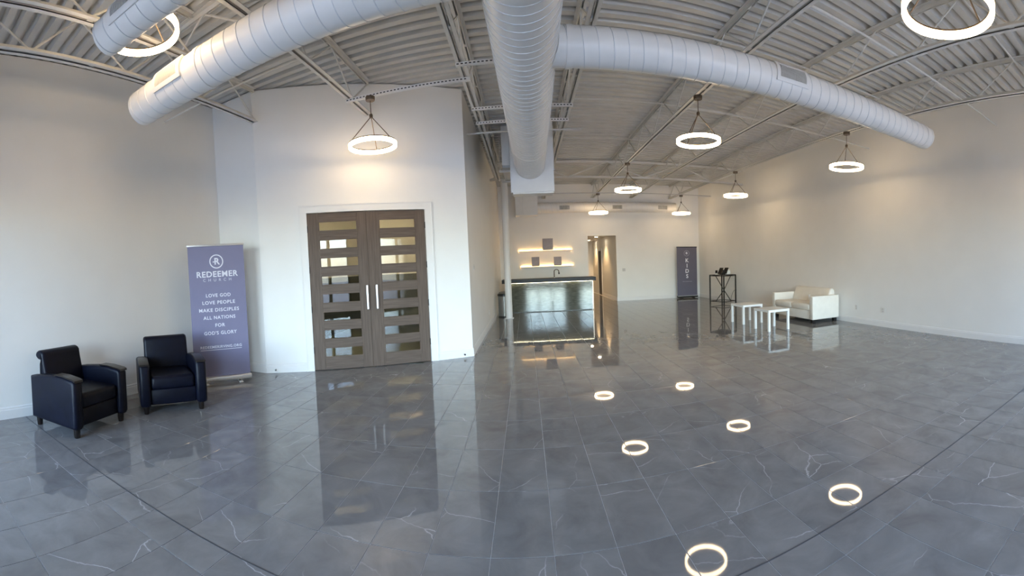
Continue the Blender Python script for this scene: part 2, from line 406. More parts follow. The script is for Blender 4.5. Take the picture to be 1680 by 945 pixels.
struct(MB().add([(x, y, 3.3) for x, y in q_]+[(x, y, 3.36) for x, y in q_], [(4,3,2,1,0), (5,6,7,8,9)]+[(i, (i+1) % 5, 5+(i+1) % 5, 5+i) for i in range(5)]).build('lobby_light_block', 'wall_paint'), 'slab added to stop lobby lamp light leaking over the doors')  # unseen slab added to keep lamp light out of the deck flutes
# unseen lamp added to give the door panes a warm glow
tl = thing('lobby_fill_lamp', 'unseen lamp added to light the room behind the double doors', 'lamp', (-4.4, 6.3, 3.2))
MB().lathe([(.02, 0), (.28, 0), (.30, -.04), (.26, -.08), (.02, -.09)], 24).build('diffuser', 'led_white', tl, True)
MB().tube((0,0,0), (0,0,.1), .015).build('stem', 'steel', tl)
pl = bpy.data.lights.new('lobby_fill', 'POINT'); pl.energy = 60; pl.color = (1,.8,.5); pl.shadow_soft_size = .2
link('fill_light', pl, tl, (0, 0, -.25))

# baseboards: board plus a slimmer top bead
def baseboard(name, p, q, side=1):
    p, q = Vector(p), Vector(q); d = q-p; L = d.length; a = math.atan2(d.y, d.x)
    poly = [(0, 0), (-.016, 0), (-.016, .105), (-.011, .112), (-.011, .128), (-.004, .14), (0, .14)]
    if side < 0: poly = [(-yy, z) for yy, z in poly]
    return struct(MB().extrude(poly, 0, L).build(name, 'trim_paint', loc=(p.x, p.y, 0), rot=(0,0,a)), 'white moulded baseboard')
baseboard('baseboard_left', (XL, YF), (XL, 5.2))
baseboard('baseboard_alcove', (XL, 5.19), (DA.x, 5.19))
u2 = (DB-DA).normalized()
baseboard('baseboard_door_left', DA, DA+u2*(SD0-.11)); baseboard('baseboard_door_right', DA+u2*(SD1+.11), DB)
baseboard('baseboard_passage', (DB.x, DB.y), (DB.x, YB))
baseboard('baseboard_back_left', (DB.x, YB), (HX0, YB)); baseboard('baseboard_back_right', (HX1, YB), (XR, YB))
baseboard('baseboard_right', (XR, YB), (XR, YF))
baseboard('baseboard_hall', (HX1, 18.46), (HX1, YB))
# the extrusion's profile grows towards local -y, i.e. to the right of p->q
for n_ in ('baseboard_left', 'baseboard_passage'): pass

# door casing and double doors on the angled wall
wallM = dict(loc=(DA.x, DA.y, 0), rot=(0,0,DANG))
cs = MB().box(SD0-.1, SD0+.02, -.022, .0, 0, DZ+.1).box(SD1-.02, SD1+.1, -.022, .0, 0, DZ+.1).box(SD0+.02, SD1-.02, -.022, .0, DZ-.02, DZ+.1)
cs.box(SD0-.105, SD0-.085, -.03, -.022, 0, DZ+.105).box(SD1+.085, SD1+.105, -.03, -.022, 0, DZ+.105).box(SD0-.105, SD1+.105, -.03, -.022, DZ+.085, DZ+.105)
cs.box(SD0, SD0+.02, 0, T, 0, DZ).box(SD1-.02, SD1, 0, T, 0, DZ).box(SD0, SD1, 0, T, DZ-.02, DZ)
struct(cs.build('trim_4', 'trim_paint', **wallM), 'white casing around the double doors')
def door_leaf(name, s0, s1, ps0, ps1, hs, hinge_s, label):
    w = s1-s0; mid = (s0+s1)/2
    base = DA+u2*mid
    d = link(name, None, None, (base.x, base.y, .008), (0,0,DANG)); struct(d, label)
    a, c = ps0-mid, ps1-mid; Z0, Z1 = 0., 2.465
    y0, y1 = .0, .045
    MB().rbox(-w/2, a, y0, y1, Z0, Z1, .002, 1).build('stile', 'wood_stile', d)
    MB().rbox(c, w/2, y0, y1, Z0, Z1, .002, 1).build('stile', 'wood_stile', d)
    tops = [2.333-.2835*i for i in range(8)]; ph = .155
    edges = [Z1]+[z for tt in tops for z in (tt, tt-ph)]+[Z0]
    for i in range(0, len(edges), 2):
        MB().rbox(a+.001, c-.001, y0+.002, y1-.002, edges[i+1], edges[i], .002, 1).build('rail', 'wood_rail', d)
    for tt in tops:
        MB().add([(a, .02, tt-ph), (c, .02, tt-ph), (c, .02, tt), (a, .02, tt)], [(0,1,2,3)]).build('pane', 'door_glass', d)
        f = MB()
        for q in ((a, a+.012, tt-ph, tt), (c-.012, c, tt-ph, tt), (a+.012, c-.012, tt-ph, tt-ph+.012), (a+.012, c-.012, tt-.012, tt)):
            f.box(q[0], q[1], -.003, .018, q[2], q[3])
        f.build('glazing_bead', 'wood_rail', d)
    h = MB().rbox(hs-mid-.016, hs-mid+.016, -.075, -.055, .92, 1.30, .004, 1).build('handle', 'aluminium', d)
    for z in (.98, 1.24): MB().tube((hs-mid, -.056, z), (hs-mid, .001, z), .009).build('standoff', 'aluminium', h)
    for z in (.32, .96, 1.58, 2.22): MB().tube((hinge_s-mid, -.008, z-.05), (hinge_s-mid, -.008, z+.05), .011, 8).build('hinge', 'metal_black', d)
door_leaf('door_1', .768, 1.6965, .945, 1.55, 1.652, .766, 'grey-brown wood door leaf with eight glass lites, left of the pair')
door_leaf('door_2', 1.6985, 2.652, 1.90, 2.49, 1.803, 2.654, 'grey-brown wood door leaf with eight glass lites, right of the pair')

# ------------------------------------------------------------------ floor: grout bed + marble tiles
floor = struct(MB().box(XL-.1, XR+.1, YF-.1, YB+T, -.06, -.0025).box(.85, HX1+.05, YB+T, HYE+.05, -.06, -.0025).build('floor', 'grout'), 'polished grey marble tile floor')
TW, TL, OX, OY, G = .33, .625, .09, 2.04, .0036
def inside(x, y):
    if y > YB+.1: return HX0-1.4 < x < HX1
    if not (XL-.05 < x < XR+.05 and y > YF-.05): return False
    if x < DB.x and y > DA.y:
        lim = DA.y+max(0, (x-DA.x))*(DB.y-DA.y)/(DB.x-DA.x)
        return y < lim+.45
    return True
tiles = []
i0, i1 = int((XL-OX)/TW)-2, int((XR-OX)/TW)+2
for i in range(i0, i1):
    for j in range(-8, 32):
        cx, cy = OX+(i+.5)*TW, OY+(j+.5)*TL
        ax, bx = max(OX+i*TW, XL), min(OX+(i+1)*TW, XR); ay, by = max(OY+j*TL, YF), OY+(j+1)*TL
        if by > HYE: continue
        if bx-ax < .03 or by-ay < .03 or not inside((ax+bx)/2, (ay+by)/2): continue
        px, py = project(cx, cy); r = math.hypot(cx, cy)
        vis = cy > -1 and 0 < px < 1680 and py < 955
        full = bx-ax > TW-.01 and by-ay > TL-.01
        score = (1/r**3 if vis and full else 0)
        tiles.append((score, ax, bx, ay, by))
tiles.sort(reverse=True)
def tile_verts(mb, ax, bx, ay, by, z=0.):
    g, c = G/2, .0012
    o = [(ax+g, ay+g), (bx-g, ay+g), (bx-g, by-g), (ax+g, by-g)]
    i_ = [(ax+g+c, ay+g+c), (bx-g-c, ay+g+c), (bx-g-c, by-g-c), (ax+g+c, by-g-c)]
    vs = [(x, y, z-.006) for x, y in o]+[(x, y, z-.0009) for x, y in o]+[(x, y, z) for x, y in i_]
    fs = [(8,9,10,11)]
    for a in range(4):
        b_ = (a+1) % 4; fs += [(a, b_, 4+b_, 4+a), (4+a, 4+b_, 8+b_, 8+a)]
    mb.add(vs, fs)
tm = MB(); tile_verts(tm, -TW/2, TW/2, -TL/2, TL/2); tme = tm.mesh('tile', 'marble_tile')
rest = MB()
for n_, (sc_, ax, bx, ay, by) in enumerate(tiles):
    if n_ < 300 and sc_ > 0:
        link('tile', tme, floor, ((ax+bx)/2, (ay+by)/2, 0), (R(random.uniform(-.03, .03)), R(random.uniform(-.03, .03)), random.choice((0., math.pi))))
    else: tile_verts(rest, ax, bx, ay, by)
ro = rest.build('tile_field', 'marble_tile', floor); ro['kind'] = 'stuff'
MB().box(XL+.02, XR-.02, 1.625, 1.633, .0004, .0012).build('control_joint', 'joint_dark', floor)

# ------------------------------------------------------------------ roof joists
def joist(x, y0, y1, label, along='Y', depth=.52, panel=.62, ztop=ZD-.004, fixed=0., wr=.013):
    """open-web joist: double-angle chords and zigzag rods; runs along Y at x (or along X at y=fixed)"""
    L = y1-y0
    t_ = thing('roof_joist', label, 'joist', (x, y0, ztop-depth) if along == 'Y' else (y0, fixed, ztop-depth), 0 if along == 'Y' else -math.pi/2, 'open-web roof joists')
    for nm, z in (('top_chord', depth-.055), ('bottom_chord', 0.)):
        mb = MB()
        for s in (-1, 1):
            xa, xb = (.012, .06) if s > 0 else (-.06, -.012)
            za = z+.047 if nm == 'top_chord' else z
            mb.box(xa, xb, 0, L, za, za+.008)                      # flat leg
            xi = .012 if s > 0 else -.018
            mb.box(xi, xi+.006, 0, L, z, z+.055)                    # upright leg
        k = int(L/1.2)
        for i in range(k+1):                                        # spacers between the angles
            mb.box(-.012, .012, i*L/k-.03 if i else 0, min(L, i*L/k+.03), z+.005, z+.04)
        mb.build(nm, 'steel_paint', t_)
    n = max(2, round(L/panel)); st = L/n
    zb, zt = .03, depth-.03
    rod = MB().tube((0, 0, zb), (0, st, zt), wr, 6, cap=False).mesh('web', 'steel_paint', True)
    rod2 = MB().tube((0, 0, zt), (0, st, zb), wr, 6, cap=False).mesh('web', 'steel_paint', True)
    for i in range(n): link('web', rod if i % 2 == 0 else rod2, t_, (0, i*st, 0))
    return t_
yJ = 11.66
joist(-3.86, YF+.02, 5.19, 'white open-web steel joist nearest the left wall')
joist(-3.2, YF+.02, 3.24, 'white open-web steel joist second from the left wall')
joist(-2.3, YF+.02, 6.06, 'white open-web steel joist ending above the double doors')
joist(-.68, YF+.02, 11.7, 'white open-web steel joist left of the big central duct')
joist(.76, YF+.02, yJ, 'white open-web steel joist right of the big central duct')
joist(2.6, YF+.02, yJ, 'white open-web steel joist second to the right of the central duct')
joist(4.1, YF+.02, yJ, 'white open-web steel joist midway between central duct and right wall')
joist(5.7, YF+.02, yJ, 'white open-web steel joist nearest the right wall')
for x, lab in ((.76, 'far white joist over the bar sink'), (2.6, 'far white joist above the hall opening'), (4.1, 'far white joist above the long back duct end'), (5.7, 'far white joist nearest the right wall above the grey banner')):
    joist(x, 11.96, YB-.02, lab)
joist(0, DB.x+.02, XR-.02, 'white steel truss girder crossing the room over the column', along='X', panel=1.05, fixed=11.81, depth=.50, ztop=ZD-.03, wr=.024)
joist(0, -3.79, -2.37, 'short white header joist crossing above the left branch duct', along='X', panel=.7, fixed=3.31, depth=.52)
# thin bridging rods across the joists
for yy, z, xa, xb, lab in ((4.9, 4.36, .78, 5.68, 'thin white bridging rod nearest the right branch duct'), (7.2, 4.36, .78, 5.68, 'thin white bridging rod above the middle ring lights'), (9.4, 4.36, .78, 5.68, 'thin white bridging rod near the cross truss'),
                      (2.3, 4.36, 2.62, 5.68, 'thin white bridging rod above the top right ring light'), (6.3, 3.985, 2.62, XR, 'thin white bridging rod along lower chords to the right wall'),
                      (3.2, 3.985, 2.62, XR, 'thin white bridging rod along lower chords by the right duct end'), (4.1, 3.985, XL, -2.32, 'thin white bridging rod along lower chords above the blue banner')):
    tag(MB().tube((xa, yy, z), (xb, yy, z), .012, 6).build('bridging_rod', 'steel_paint'), lab, 'rod', 'joist bridging rods')
# slotted channel struts under the joists
def strut(xa, xb, yy, z, lab):
    t_ = thing('strut_channel', lab, 'strut', (xa, yy, z), group='slotted strut channels')
    L = xb-xa
    mb = MB().box(0, L, -.02, -.0165, 0, .041).box(0, L, .0165, .02, 0, .041).box(0, L, -.0165, .0165, .0375, .041).box(0, L, -.0165, -.009, 0, .003).box(0, L, .009, .0165, 0, .003)
    mb.build('channel', 'trim_paint', t_)
    sl = MB(); k = int(L/.05)
    for i in range(k): sl.box(.012+i*.05, .04+i*.05, -.0207, -.0199, .013, .027)
    so_ = sl.build('slots', 'grille_dark', t_); so_['kind'] = 'stuff'
strut(-2.36, -.62, 5.35, 3.912, 'long white slotted strut channel over the doors, holding a ring light')
strut(-.74, .82, 4.95, 3.912, 'white slotted strut channel over the central duct, nearest the viewer')
strut(-.74, .82, 6.37, 3.912, 'white slotted strut channel over the central duct, midway along')
strut(-.74, .82, 7.0, 3.912, 'white slotted strut channel over the central duct, close to the plenum box')
strut(1.0, XR-.02, 14.2, 3.912, 'long white slotted strut channel near the back wall')
# sprinkler pipe stubs beside the duct
tp = thing('sprinkler_pipe', 'thin white sprinkler pipe crossing behind the central duct', 'pipe', (0, 7.35, 3.88))
MB().path([(DB.x, 0, 0), (-.4, 0, 0), (.3, 0, .0), (.95, 0, 0), (1.02, -.05, -.01), (1.06, -.15, -.04)], .016, 8).build('pipe', 'steel_paint', tp, True)
MB().lathe([(.012, 0), (.016, -.03), (.03, -.05), (.03, -.056)], 12, (-.5, 0, -.01)).build('sprinkler_head', 'steel', tp)

# steel column
tc_ = thing('column', 'slim round white steel column beside the bar', 'column', (-.53, 11.72, 0))
MB().lathe([(.098, .012), (.098, 3.93)], 24).build('shaft', 'trim_paint', tc_, True, 50)
MB().rbox(-.13, .13, -.13, .13, 0, .012, .003, 1).build('base_plate', 'trim_paint', tc_)
MB().rbox(-.14, .14, -.1, .1, 3.93, 3.945, .003, 1).build('cap_plate', 'trim_paint', tc_)

# ------------------------------------------------------------------ ducts
def grille(parent, L0, L1, ang, rad, slats, span=.8):
    """register wrapped on a duct along local +x; centred at angle ang (0 = -y side, + = up)"""
    fr = MB(); r0, r1 = rad+.001, rad+.018
    def patch(xa, xb, a0, a1, ra, rb, n=6):
        vs = []; 
        for i in range(n+1):
            w = a0+(a1-a0)*i/n; c, s = -math.cos(w), math.sin(w)
            vs += [(xa, c*ra, s*ra), (xb, c*ra, s*ra), (xb, c*rb, s*rb), (xa, c*rb, s*rb)]
        fs = [(0,1,2,3), tuple(4*n+q for q in (3,2,1,0))]
        for i in range(n):
            o, p = 4*i, 4*i+4
            fs += [(o, p, p+1, o+1), (o+1, p+1, p+2, o+2), (o+2, p+2, p+3, o+3), (o+3, p+3, p, o)]
        return vs, fs
    a0, a1 = ang-span/2, ang+span/2; e = .04; ea = e/rad
    for q in ((L0, L0+e, a0, a1), (L1-e, L1, a0, a1), (L0+e, L1-e, a0, a0+ea), (L0+e, L1-e, a1-ea, a1)):
        fr.add(*patch(*q, r0, r1))
    g = fr.build('grille', 'duct_paint', parent, True, 40)
    MB().add(*patch(L0+e, L1-e, a0+ea, a1-ea, r0, r0+.002)).build('grille_back', 'grille_dark', g)
    w = (L1-L0-2*e)/slats
    sv = MB().add(*patch(0, w*.5, a0+ea, a1-ea, r0+.002, r1-.002, 4)).mesh('slat', 'slat_grey')
    for i in range(slats): link('slat', sv, g, (L0+e+(i+.25)*w, 0, 0))
def duct(name, label, p0, p1, rad, pitch, caps=(False, True), n=40, seam=.0045, bands=(), saddle=0.):
    p0, p1 = Vector(p0), Vector(p1); d = p1-p0; L = d.length
    t_ = thing(name, label, 'duct', p0, math.atan2(d.y, d.x), 'white spiral ducts')
    mb = MB(); vs = []
    for x in (0, L):
        for j in range(n):
            w = 2*math.pi*j/n; zz = rad*math.sin(w)
            dx = saddle-math.sqrt(saddle**2-zz**2) if saddle and x == 0 else 0
            vs.append((x-dx, rad*math.cos(w), zz))
    mb.add(vs, [(j, (j+1) % n, n+(j+1) % n, n+j) for j in range(n)])
    if caps[0]: mb.f.append(tuple(range(n)))
    if caps[1]: mb.f.append(tuple(range(2*n-1, n-1, -1)))
    mb.build('pipe', 'duct_paint', t_, True, 50)
    k = int(L/pitch*28); pts = []
    for i in range(k+1):
        w = 2*math.pi*i/28; pts.append((L*i/k, (rad+.001)*math.cos(w), (rad+.001)*math.sin(w)))
    MB().path(pts, seam, 4).build('spiral_seam', 'seam_paint', t_, True, 60)
    for x in bands:
        mb = MB(); vs = []
        pr = [(x-.03, rad), (x-.03, rad+.008), (x+.03, rad+.008), (x+.03, rad)]
        for xx, rr in pr:
            for j in range(n):
                w = 2*math.pi*j/n; vs.append((xx, rr*math.cos(w), rr*math.sin(w)))
        mb.add(vs, [(q*n+j, q*n+(j+1) % n, (q+1)*n+(j+1) % n, (q+1)*n+j) for q in range(3) for j in range(n)])
        mb.build('coupling_band', 'duct_paint', t_, True, 40)
    return t_, L
DZC = 3.5
main, LM = duct('spiral_duct', 'large white spiral duct running down the middle of the ceiling', (-.04, -1.2, DZC), (.162, 8.19, DZC), .30, .1, (True, False), 56, .005, (3.9, 8.0))
rb_, L_ = duct('spiral_duct', 'white branch duct reaching right towards the loveseat wall', (.372, 3.86, DZC), (5.66, 3.88, DZC), .175, .14, bands=(.1, 5.15), saddle=.3)
grille(rb_, 2.24, 2.68, .25, .175, 22, 1.25)
l1, _ = duct('spiral_duct', 'white branch duct reaching left above the armchairs', (-.258, 2.76, DZC), (-3.66, 2.83, DZC), .185, .14, bands=(.1, 2.35), saddle=.3)
# grille faces the viewer: local +x points to -X, so the viewer's side is local +y
grille(l1, 2.52, 2.93, math.pi-.25, .19, 22, 1.15)
l2, _ = duct('spiral_duct', 'white branch duct at the top left corner, nearest the viewer', (-.272, 2.10, DZC+.05), (-2.80, 1.84, DZC+.05), .14, .12, saddle=.3)
grille(l2, 1.95, 2.33, math.pi-.25, .14, 20, 1.3)
bd, _ = duct('spiral_duct', 'white duct along the back wall with three registers', (.515, 15.16, 3.575), (5.82, 15.16, 3.575), .19, .2, n=28)
for a in (.75, 2.72, 4.5): grille(bd, a, a+.45, -.12, .19, 14, 1.15)
tb = thing('plenum_box', 'white sheet-metal plenum box at the end of the central duct', 'box', (.205, 8.2, 2.92))
MB().rbox(-.425, .425, 0, .32, .03, 1.42, .004, 1).build('body', 'box_paint', tb)
MB().rbox(-.40, .41, .02, .33, 0, .03, .003, 1).build('bottom_flange', 'box_paint', tb)
MB().rbox(-.44, -.41, -.004, .33, .03, 1.40, .003, 1).build('corner_strip', 'box_paint', tb)
ta = thing('air_handler', 'grey air handling unit hidden behind the plenum box', 'air handler', (.12, 8.56, 3.53))
MB().rbox(-.53, .47, 0, 1.5, 0, .9, .01, 1).build('casing', 'unit_grey', ta)
MB().rbox(-.53, -.37, -.012, 0, .05, .85, .003, 1).build('access_panel', 'box_paint', ta)
for yy in (.2, 1.3): MB().box(-.6, .58, yy, yy+.04, -.04, 0).build('support_channel', 'steel_paint', ta)
for xx, yy in ((-.58, .22), (.56, .22), (-.58, 1.32), (.56, 1.32)): MB().tube((xx, yy, -.04), (xx, yy, .9), .008, 6).build('hanger_rod', 'steel_paint', ta)
ts = thing('plenum_box', 'pale sheet-metal box above the bar shelves, feeding the back duct', 'box', (.1, 14.9, 3.31))
MB().rbox(-.40, .41, 0, .5, 0, 1.15, .004, 1).build('body', 'box_paint', ts)
MB().rbox(-.13, -.12, -.006, 0, .02, 1.1, .002, 1).build('seam_strip', 'seam_paint', ts)

# ------------------------------------------------------------------ ring pendant lights
def make_ring(label, CT=.67):
    t_ = thing('ring_pendant', label, 'pendant light', (0,0,0), 0, 'LED ring pendants')
    RO, RI, H = .335, .305, .05
    MB().lathe([(RI, -H/2), (RO, -H/2), (RO, H/2), (RI, H/2)], 64, closed=True).build('diffuser', 'ring_glow', t_, True, 40)
    MB().lathe([(RI-.004, H/2), (RO+.004, H/2), (RO+.004, H/2+.012), (RI-.004, H/2+.012)], 64, closed=True).build('rim', 'bronze', t_, True, 40)
    HB = .40
    for k in range(3):
        w = R(100+120*k); x, y = .318*math.cos(w), .318*math.sin(w)
        MB().tube((0, 0, HB), (x, y, H/2+.01), .006, 6).build('suspension_rod', 'bronze', t_)
    MB().lathe([(.0, HB-.02), (.022, HB-.02), (.026, HB+.01), (.02, HB+.03), (0, HB+.03)], 16).build('hub', 'bronze', t_, True)
    MB().tube((0,0,HB+.02), (0,0,CT-.05), .006, 6).build('stem', 'bronze', t_)
    MB().lathe([(0, CT-.055), (.062, CT-.055), (.066, CT-.045), (.066, CT-.005), (0, CT-.005)], 24).build('canopy', 'bronze', t_, True)
    return t_
ZR = 3.29
rings = [(-2.0, 5.35, 3.25, 'glowing ring pendant light hanging in front of the double doors'),
 (2.6, 5.72, ZR, 'large glowing ring pendant under the right branch duct, in the middle of the ceiling'),
 (5.7, 5.75, ZR, 'glowing ring pendant beside the right wall, below the branch duct end'),
 (2.6, 1.60, ZR, 'largest glowing ring pendant, cut off by the top right of the picture'),
 (2.6, 10.0, ZR, 'glowing ring pendant just in front of the cross truss'),
 (5.7, 10.1, ZR, 'glowing ring pendant above the white side tables and loveseat'),
 (2.6, 14.2, 3.246, 'glowing ring pendant farthest back, above the hall opening'),
 (5.7, 14.2, 3.246, 'glowing ring pendant farthest back, above the grey banner'),
 (5.7, 1.6, ZR, 'ring pendant out of view to the right, seen as a floor reflection')]
r0 = make_ring(rings[0][3])
protos = [c for c in COL.objects if c.parent == r0]
for i, (x, y, z, lab) in enumerate(rings):
    if i == 0: o = r0
    else:
        o = r0.copy(); COL.objects.link(o)
        for ch in protos:
            c = ch.copy(); COL.objects.link(c); c.parent = o
    o.location = (x, y, z); o['label'] = lab

rg = make_ring('glowing ring pendant mostly hidden behind the top left duct end', ZD-.005-3.74); rg.location = (-2.84, 2.24, 3.74)

# ------------------------------------------------------------------ armchairs (local front = -y)
def armchair(label, loc, rz):
    t_ = thing('armchair', label, 'armchair', loc, rz, 'navy leather armchairs')
    for s in (-1, 1):
        xa, xb = (.245, .365) if s > 0 else (-.365, -.245)
        poly = [(-.355,.09), (-.372,.12), (-.375,.54), (-.35,.575), (-.2,.596), (0,.592), (.2,.57), (.335,.545), (.335,.09)]
        a = MB().extrude(poly, xa, xb, .035, 4).build('arm', 'leather_navy', t_, True, 50)
        cap = [(-.385,.558), (-.382,.578), (-.35,.590), (-.2,.609), (-.08,.609), (-.08,.596), (-.2,.594), (-.35,.574)]
        MB().extrude(cap, xa+.006, xb-.006, .004, 1).build('arm_cap', 'wood_black', a, True, 40)
    MB().rbox(-.247, .247, -.325, .3, .10, .275, .012, 2).build('front_rail', 'leather_navy', t_, True, 50)
    MB().rbox(-.243, .243, -.345, .24, .27, .425, .045, 4).build('seat_cushion', 'leather_navy', t_, True, 60)
    bk = [(.16,.36), (.19,.55), (.215,.68), (.225,.745)]
    for k in range(9):
        w = R(165-k*32.5); bk.append((.295+.072*math.cos(w), .755+.055*math.sin(w)))
    bk += [(.305,.66), (.315,.5), (.325,.12), (.2,.12)]
    MB().extrude(bk, -.262, .262, .03, 3).build('backrest', 'leather_navy', t_, True, 45)
    for x, y in ((-.30,-.31), (.30,-.31), (-.30,.28), (.30,.28)):
        MB().lathe([(.026, 0), (.028, .004), (.036, .1)], 16, (x, y, 0)).build('leg', 'wood_black', t_, True, 50)
    t_.scale = (1.09, 1.08, 1.02)
    return t_
armchair('dark navy leather armchair with black arm caps at the far left, nearest the viewer', (-4.16, 2.07, 0), R(104))
armchair('dark navy leather armchair with black arm caps beside the tall blue banner', (-3.99, 3.27, 0), R(57))

# ------------------------------------------------------------------ roll-up banners (local front = -y)
def banner(label, loc, rz, w, h, mt, base_mt):
    t_ = thing('rollup_banner', label, 'banner', loc, rz)
    c = MB()
    c.add([(-w/2, -.002, .1), (w/2, -.002, .1), (w/2, -.002, h), (-w/2, -.002, h), (-w/2, .002, .1), (w/2, .002, .1), (w/2, .002, h), (-w/2, .002, h)],
          [(0,1,2,3), (5,4,7,6), (0,4,5,1), (1,5,6,2), (2,6,7,3), (3,7,4,0)])
    c.build('canvas', mt, t_)
    MB().rbox(-w/2-.01, w/2+.01, -.012, .012, h-.018, h+.014, .005, 2).build('top_rail', base_mt, t_, True)
    MB().rbox(-w/2-.012, w/2+.012, -.055, .055, .03, .105, .018, 3).build('cassette', base_mt, t_, True)
    for s in (-1, 1):
        MB().rbox(s*w*.3-.03, s*w*.3+.03, -.12, .1, 0, .018, .006, 2).build('foot', base_mt, t_, True)
        MB().tube((s*w*.3, -.06, .009), (s*w*.3, -.06, .045), .022, 12).build('foot_knob', 'plastic_black' if base_mt != 'aluminium' else 'steel', t_)
    MB().tube((0, .03, .08), (0, .014, h-.01), .009, 8).build('support_pole', 'aluminium', t_)
    return t_
def ring_flat(parent, x, z, ro, ri, mt, y=-.0026):
    mb = MB(); n = 48; vs = []
    for r in (ro, ri):
        for yy in (y-.0006, y+.0006):
            for j in range(n):
                w = 2*math.pi*j/n; vs.append((x+r*math.cos(w), yy, z+r*math.sin(w)))
    fs = []
    for j in range(n):
        k = (j+1) % n; a, b2, c, d = 0, n, 2*n, 3*n
        fs += [(a+j, a+k, c+k, c+j), (b2+k, b2+j, d+j, d+k), (a+j, b2+j, b2+k, a+k), (c+k, d+k, d+j, c+j)]
    return mb.add(vs, fs).build('emblem_ring', mt, parent)
nb = Vector((-4.42, 4.07)); nb2 = Vector((-3.88, 4.78)); cb = (nb+nb2)/2
bz = math.atan2((nb2-nb).y, (nb2-nb).x)
b1 = banner('tall blue-violet roll-up banner with white ring emblem and lettering beside the armchairs', (cb.x, cb.y, 0), bz, .84, 2.04, 'banner_blue', 'aluminium')
ring_flat(b1, -.0, 1.795, .104, .088, 'print_white')
text_mesh('R', .135, 'print_white', b1, .006, 1.793, -.0028, offset=.004)
MB().box(-.055, -.02, -.0034, -.0022, 1.783, 1.797).build('emblem_bar', 'print_white', b1)
text_mesh('REDEEMER', .118, 'print_white', b1, 0, 1.605, -.0028, 1.1, .003, width=.62)
text_mesh('CHURCH', .062, 'print_white', b1, 0, 1.522, -.0028, 2.2, -.0005, width=.42)
for s_, z_, w_ in (('LOVE GOD', 1.294, .37), ('LOVE PEOPLE', 1.188, .49), ('MAKE DISCIPLES', 1.078, .60), ('ALL NATIONS', .966, .48), ('FOR', .852, .145), ("GOD'S GLORY", .738, .49)):
    text_mesh(s_, .07, 'print_white', b1, 0, z_, -.0028, 1.15, .0012, width=w_)
text_mesh('REDEEMERIRVING.ORG', .055, 'print_white', b1, 0, .532, -.0028, 1.1, .001, width=.62)
MB().box(-.31, .31, -.0034, -.0022, .488, .496).build('underline', 'print_white', b1)
b2_ = banner('dark grey roll-up banner with vertical pale lettering in the far corner', (6.28, 15.15, 0), R(0), .86, 2.04, 'banner_slate', 'plastic_black')
MB().rbox(-.43, .43, -.058, -.054, .085, .105, .001, 1).build('base_trim', 'aluminium', b2_)
ring_flat(b2_, -.01, 1.79, .118, .102, 'print_grey')
ring_flat(b2_, -.01, 1.795, .05, .012, 'print_grey')
text_mesh('R', .12, 'print_white', b2_, -.006, 1.79, -.0034, offset=.002)
for ch, z_ in (('K', 1.50), ('I', 1.285), ('D', 1.075), ('S', .87)):
    text_mesh(ch, .215, 'print_white', b2_, 0, z_, -.0028, offset=.004)
mb = MB(); x = -.2
for w_ in (.07, .03, .05, .08, .05, .06): mb.box(x, x+w_, -.0034, -.0022, .655, .672); x += w_+.012
so_ = mb.build('small_print', 'print_grey', b2_); so_['kind'] = 'stuff'

# ------------------------------------------------------------------ bar
bc = thing('bar_cabinet', 'bar base with glossy streaked grey front and lit edges', 'bar', (.75, 13.0, 0))
MB().rbox(-1.36, 1.36, 0, .02, .02, .94, .002, 1).build('front_panel', 'bar_front', bc)
MB().box(-1.33, 1.33, .03, .07, 0, .94).build('plinth', 'plastic_black', bc)
for s in (-1, 1): MB().rbox(s*1.355-.02, s*1.355+.02, .025, .66, 0, .94, .002, 1).build('end_panel', 'wall_paint', bc)
MB().box(-1.34, 1.34, .64, .66, .1, .94).build('back_panel', 'wall_paint', bc)
MB().box(-1.36, 1.36, -.046, -.034, .9365, .9395).build('led_strip', 'led_bar', bc)
for s in (-1, 1): MB().box(s*1.372-.006, s*1.372+.006, .002, .018, .03, .92).build('led_strip', 'led_edge', bc)
ct = MB().rbox(-1.53, 1.47, -.06, .72, 0, .12, .006, 2).build('countertop', 'counter_black', loc=(.75, 13.0, .94))
tag(ct, 'thick near-black stone bar countertop', 'countertop')
fc = thing('faucet', 'curved dark steel gooseneck faucet on the bar', 'faucet', (.92, 13.42, 1.06)); fc.scale = (1.4, 1.4, 1.25)
pts = [(0,0,.03), (0,0,.16)]+[(.055-.055*math.cos(R(a)), 0, .16+.055*math.sin(R(a))) for a in range(20, 181, 20)]+[(.112, 0, .13)]
MB().path(pts, .011, 8).build('spout', 'bronze', fc, True)
MB().tube((.112,0,.135), (.114,0,.09), .016, 10).build('spray_head', 'plastic_black', fc, True)
MB().lathe([(.026, 0), (.026, .015), (.016, .03)], 16).build('base', 'steel', fc, True)
MB().tube((0,.01,.06), (.0,.07,.09), .007, 8).build('lever', 'steel', fc)
def shelf(x0, x1, z, lab):
    t_ = thing('wall_shelf', lab, 'shelf', ((x0+x1)/2, YB, z), group='lit floating shelves'); w = (x1-x0)/2
    MB().rbox(-w, w, -.2, -.03, -.045, 0, .003, 1).build('board', 'trim_paint', t_)
    MB().rbox(-w+.05, w-.05, -.03, 0, -.04, -.02, .002, 1).build('mount', 'trim_paint', t_)
    MB().box(-w+.01, w-.01, -.034, -.018, .0, .006).build('led_strip', 'led_back', t_)
    MB().box(-w+.005, w-.005, -.204, -.2, -.014, -.002).build('edge_light', 'led_warm', t_)
shelf(-.26, 1.76, 2.04, 'upper white floating shelf with warm glowing back edge')
shelf(-.20, 1.80, 1.45, 'lower white floating shelf with warm glowing back edge')
